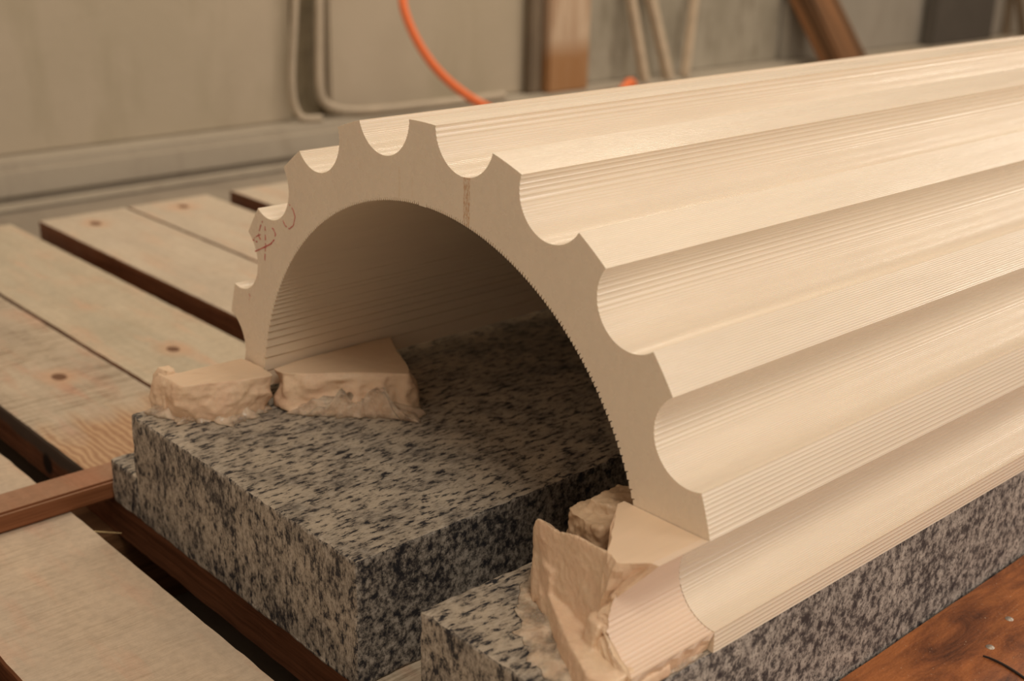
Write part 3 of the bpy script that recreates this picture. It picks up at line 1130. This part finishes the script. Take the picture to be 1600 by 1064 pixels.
# orange cable
M_ORANGE = plain('orange_plastic', (0.88, 0.20, 0.06), 0.4, 0.4, 0.05)
pts = [(1.58, 1.95, 0.55), (1.60, 1.93, 0.30)]
for px, py, Y in ((622, -25, 1.9), (632, 20, 1.88), (645, 52, 1.86), (665, 88, 1.84), (692, 120, 1.82), (720, 143, 1.80), (750, 163, 1.78), (800, 185, 1.74), (860, 205, 1.70)):
    pts.append(tuple(pix_y(px, py, Y)))
e = Vector(pts[-1])
pts += [(e.x + 0.10, 1.68, ZF + 0.03), (e.x + 0.22, 1.66, ZF + 0.0125), (e.x + 0.6, 1.72, ZF + 0.0125)]
o = tube('orange_cable', pts, 0.0115, M_ORANGE)
tag(o, 'bright orange cable sagging down in front of the back wall behind the column', 'cable')
e = pix_y(988, 124, 2.05)
o = tube('orange_cable', [(e.x - 0.10, 2.05, -0.23), (e.x - 0.03, 2.05, e.z - 0.01), (e.x, 2.05, e.z), (e.x + 0.02, 2.06, e.z - 0.03), (e.x + 0.03, 2.07, -0.22)], 0.015, M_ORANGE)
tag(o, 'small loop of orange cable just showing over the column rim below the leaning sticks', 'cable')

# timber post with rusty stain
def post_mat():
    n = NT('whitewashed_rusty_post')
    g = n.noise(n.coord((30, 30, 3)), 1.0, 4, 0.6)
    c = n.ramp(g, [(0.35, (0.62, 0.49, 0.36)), (0.6, (0.44, 0.30, 0.20))])
    s = n.sep()
    m = n.ramp(n.math('ADD', n.math('MULTIPLY', s[2], 4.0), n.math('MULTIPLY', g, 0.4)), [(0.0, 1.0), (0.24, 0.0)])
    c = n.mix(n.math('MULTIPLY', m, 0.8), c, (0.32, 0.15, 0.05))
    return n.fin(c, 0.8, 0.2)


def post(name, x0, x1, y0, y1, z0, z1, mat, label, cat, bev=0.006, tilt=None):
    bm = bmesh.new()
    box(bm, x0, x1, y0, y1, z0, z1)
    bmesh.ops.recalc_face_normals(bm, faces=bm.faces)
    bmesh.ops.bevel(bm, geom=bm.edges[:], offset=bev, segments=2, affect='EDGES')
    o = bm_obj(name, bm, mat)
    return tag(o, label, cat)


M_POST = post_mat()
post('post_and_shadow', 2.205, 2.385, 2.13, 2.17, ZK, 1.6, M_POST, 'whitish timber post with rusty lower end standing against the back wall', 'post')
post('post_and_shadow', 2.145, 2.20, 2.155, 2.185, ZK, 1.6, plain('post_shadow_dark', (0.17, 0.13, 0.09), 0.85), 'dark narrow strip standing for the shadow just left of the whitish rusty post', 'post')  # dark strip painted in for the shadow beside the whitish post

# leaning sticks
M_STICK = plain('bare_pale_wood', (0.52, 0.42, 0.31), 0.7, 0.2, 0.1, 20)


def stick(px0, py0, px1, py1, w, Ytop, Ybot, label, mat=M_STICK, name='leaning_stick', cat='stick', depth=None, group=None):
    a = pix_y(px0, py0, Ytop)
    b = pix_y(px1, py1, Ybot)
    d = (b - a)
    # carry on down to the kerb / floor level and up
    a = a - d * 1.5
    t = ((ZK if Ybot > 2.06 else ZF + 0.005) - b.z) / (d.z if abs(d.z) > 1e-6 else -1)
    b = b + d * max(t, 0)
    L = (b - a).length
    bm = bmesh.new()
    box(bm, -w / 2, w / 2, -(depth or w) / 2, (depth or w) / 2, -L / 2, L / 2)
    bmesh.ops.recalc_face_normals(bm, faces=bm.faces)
    bmesh.ops.bevel(bm, geom=bm.edges[:], offset=min(w, depth or w) * 0.12, segments=2, affect='EDGES')
    o = bm_obj(name, bm, mat)
    zax = (a - b).normalized()
    yax = Vector((0, 1, 0)); yax = (yax - zax * yax.dot(zax)).normalized()
    xax = yax.cross(zax)
    R = Matrix((xax, yax, zax)).transposed().to_4x4()
    R.translation = (a + b) / 2
    o.matrix_world = R
    return tag(o, label, cat, group)


stick(986, 0, 1006, 118, 0.028, 2.17, 2.13, 'left one of two parallel pale sticks leaning by the back wall', group='pale sticks leaning on the back wall')
stick(1017, 0, 1043, 115, 0.032, 2.17, 2.13, 'right, thicker one of two parallel pale sticks leaning by the back wall', group='pale sticks leaning on the back wall')
stick(1085, 0, 1071, 110, 0.026, 2.17, 2.13, 'pale stick leaning the opposite way, right of the parallel pair', group='pale sticks leaning on the back wall')
M_BEAM = wood_plain('weathered_brown_beam', (0.06, 0.035, 0.018), (0.34, 0.16, 0.07), 'Z', 0.8, 0.10)
stick(1272, 0, 1316, 90, 0.175, 2.12, 1.98, 'thick weathered brown beam leaning diagonally against the back wall', M_BEAM, 'leaning_beam', 'beam', 0.09)
g1 = pix_y(1455, 0, 2.15); g2 = pix_y(1548, 0, 2.15)
post('grey_post', g1.x, g2.x, 2.12, 2.17, ZK, 1.8, plain('dark_grey_steel', (0.10, 0.088, 0.075), 0.6, 0.3, 0.1), 'broad dark grey flat post against the back wall at upper right', 'post')
stick(1578, 0, 1571, 60, 0.03, 2.18, 2.16, 'thin dark stick at the upper right edge, left one of the pair', plain('dark_brown_wood', (0.20, 0.15, 0.10), 0.8), group='thin dark sticks at the right edge')
stick(1592, 0, 1600, 60, 0.03, 2.12, 2.105, 'thin dark stick at the upper right edge, right one of the pair', plain('dark_brown_wood_b', (0.20, 0.15, 0.10), 0.8), group='thin dark sticks at the right edge')
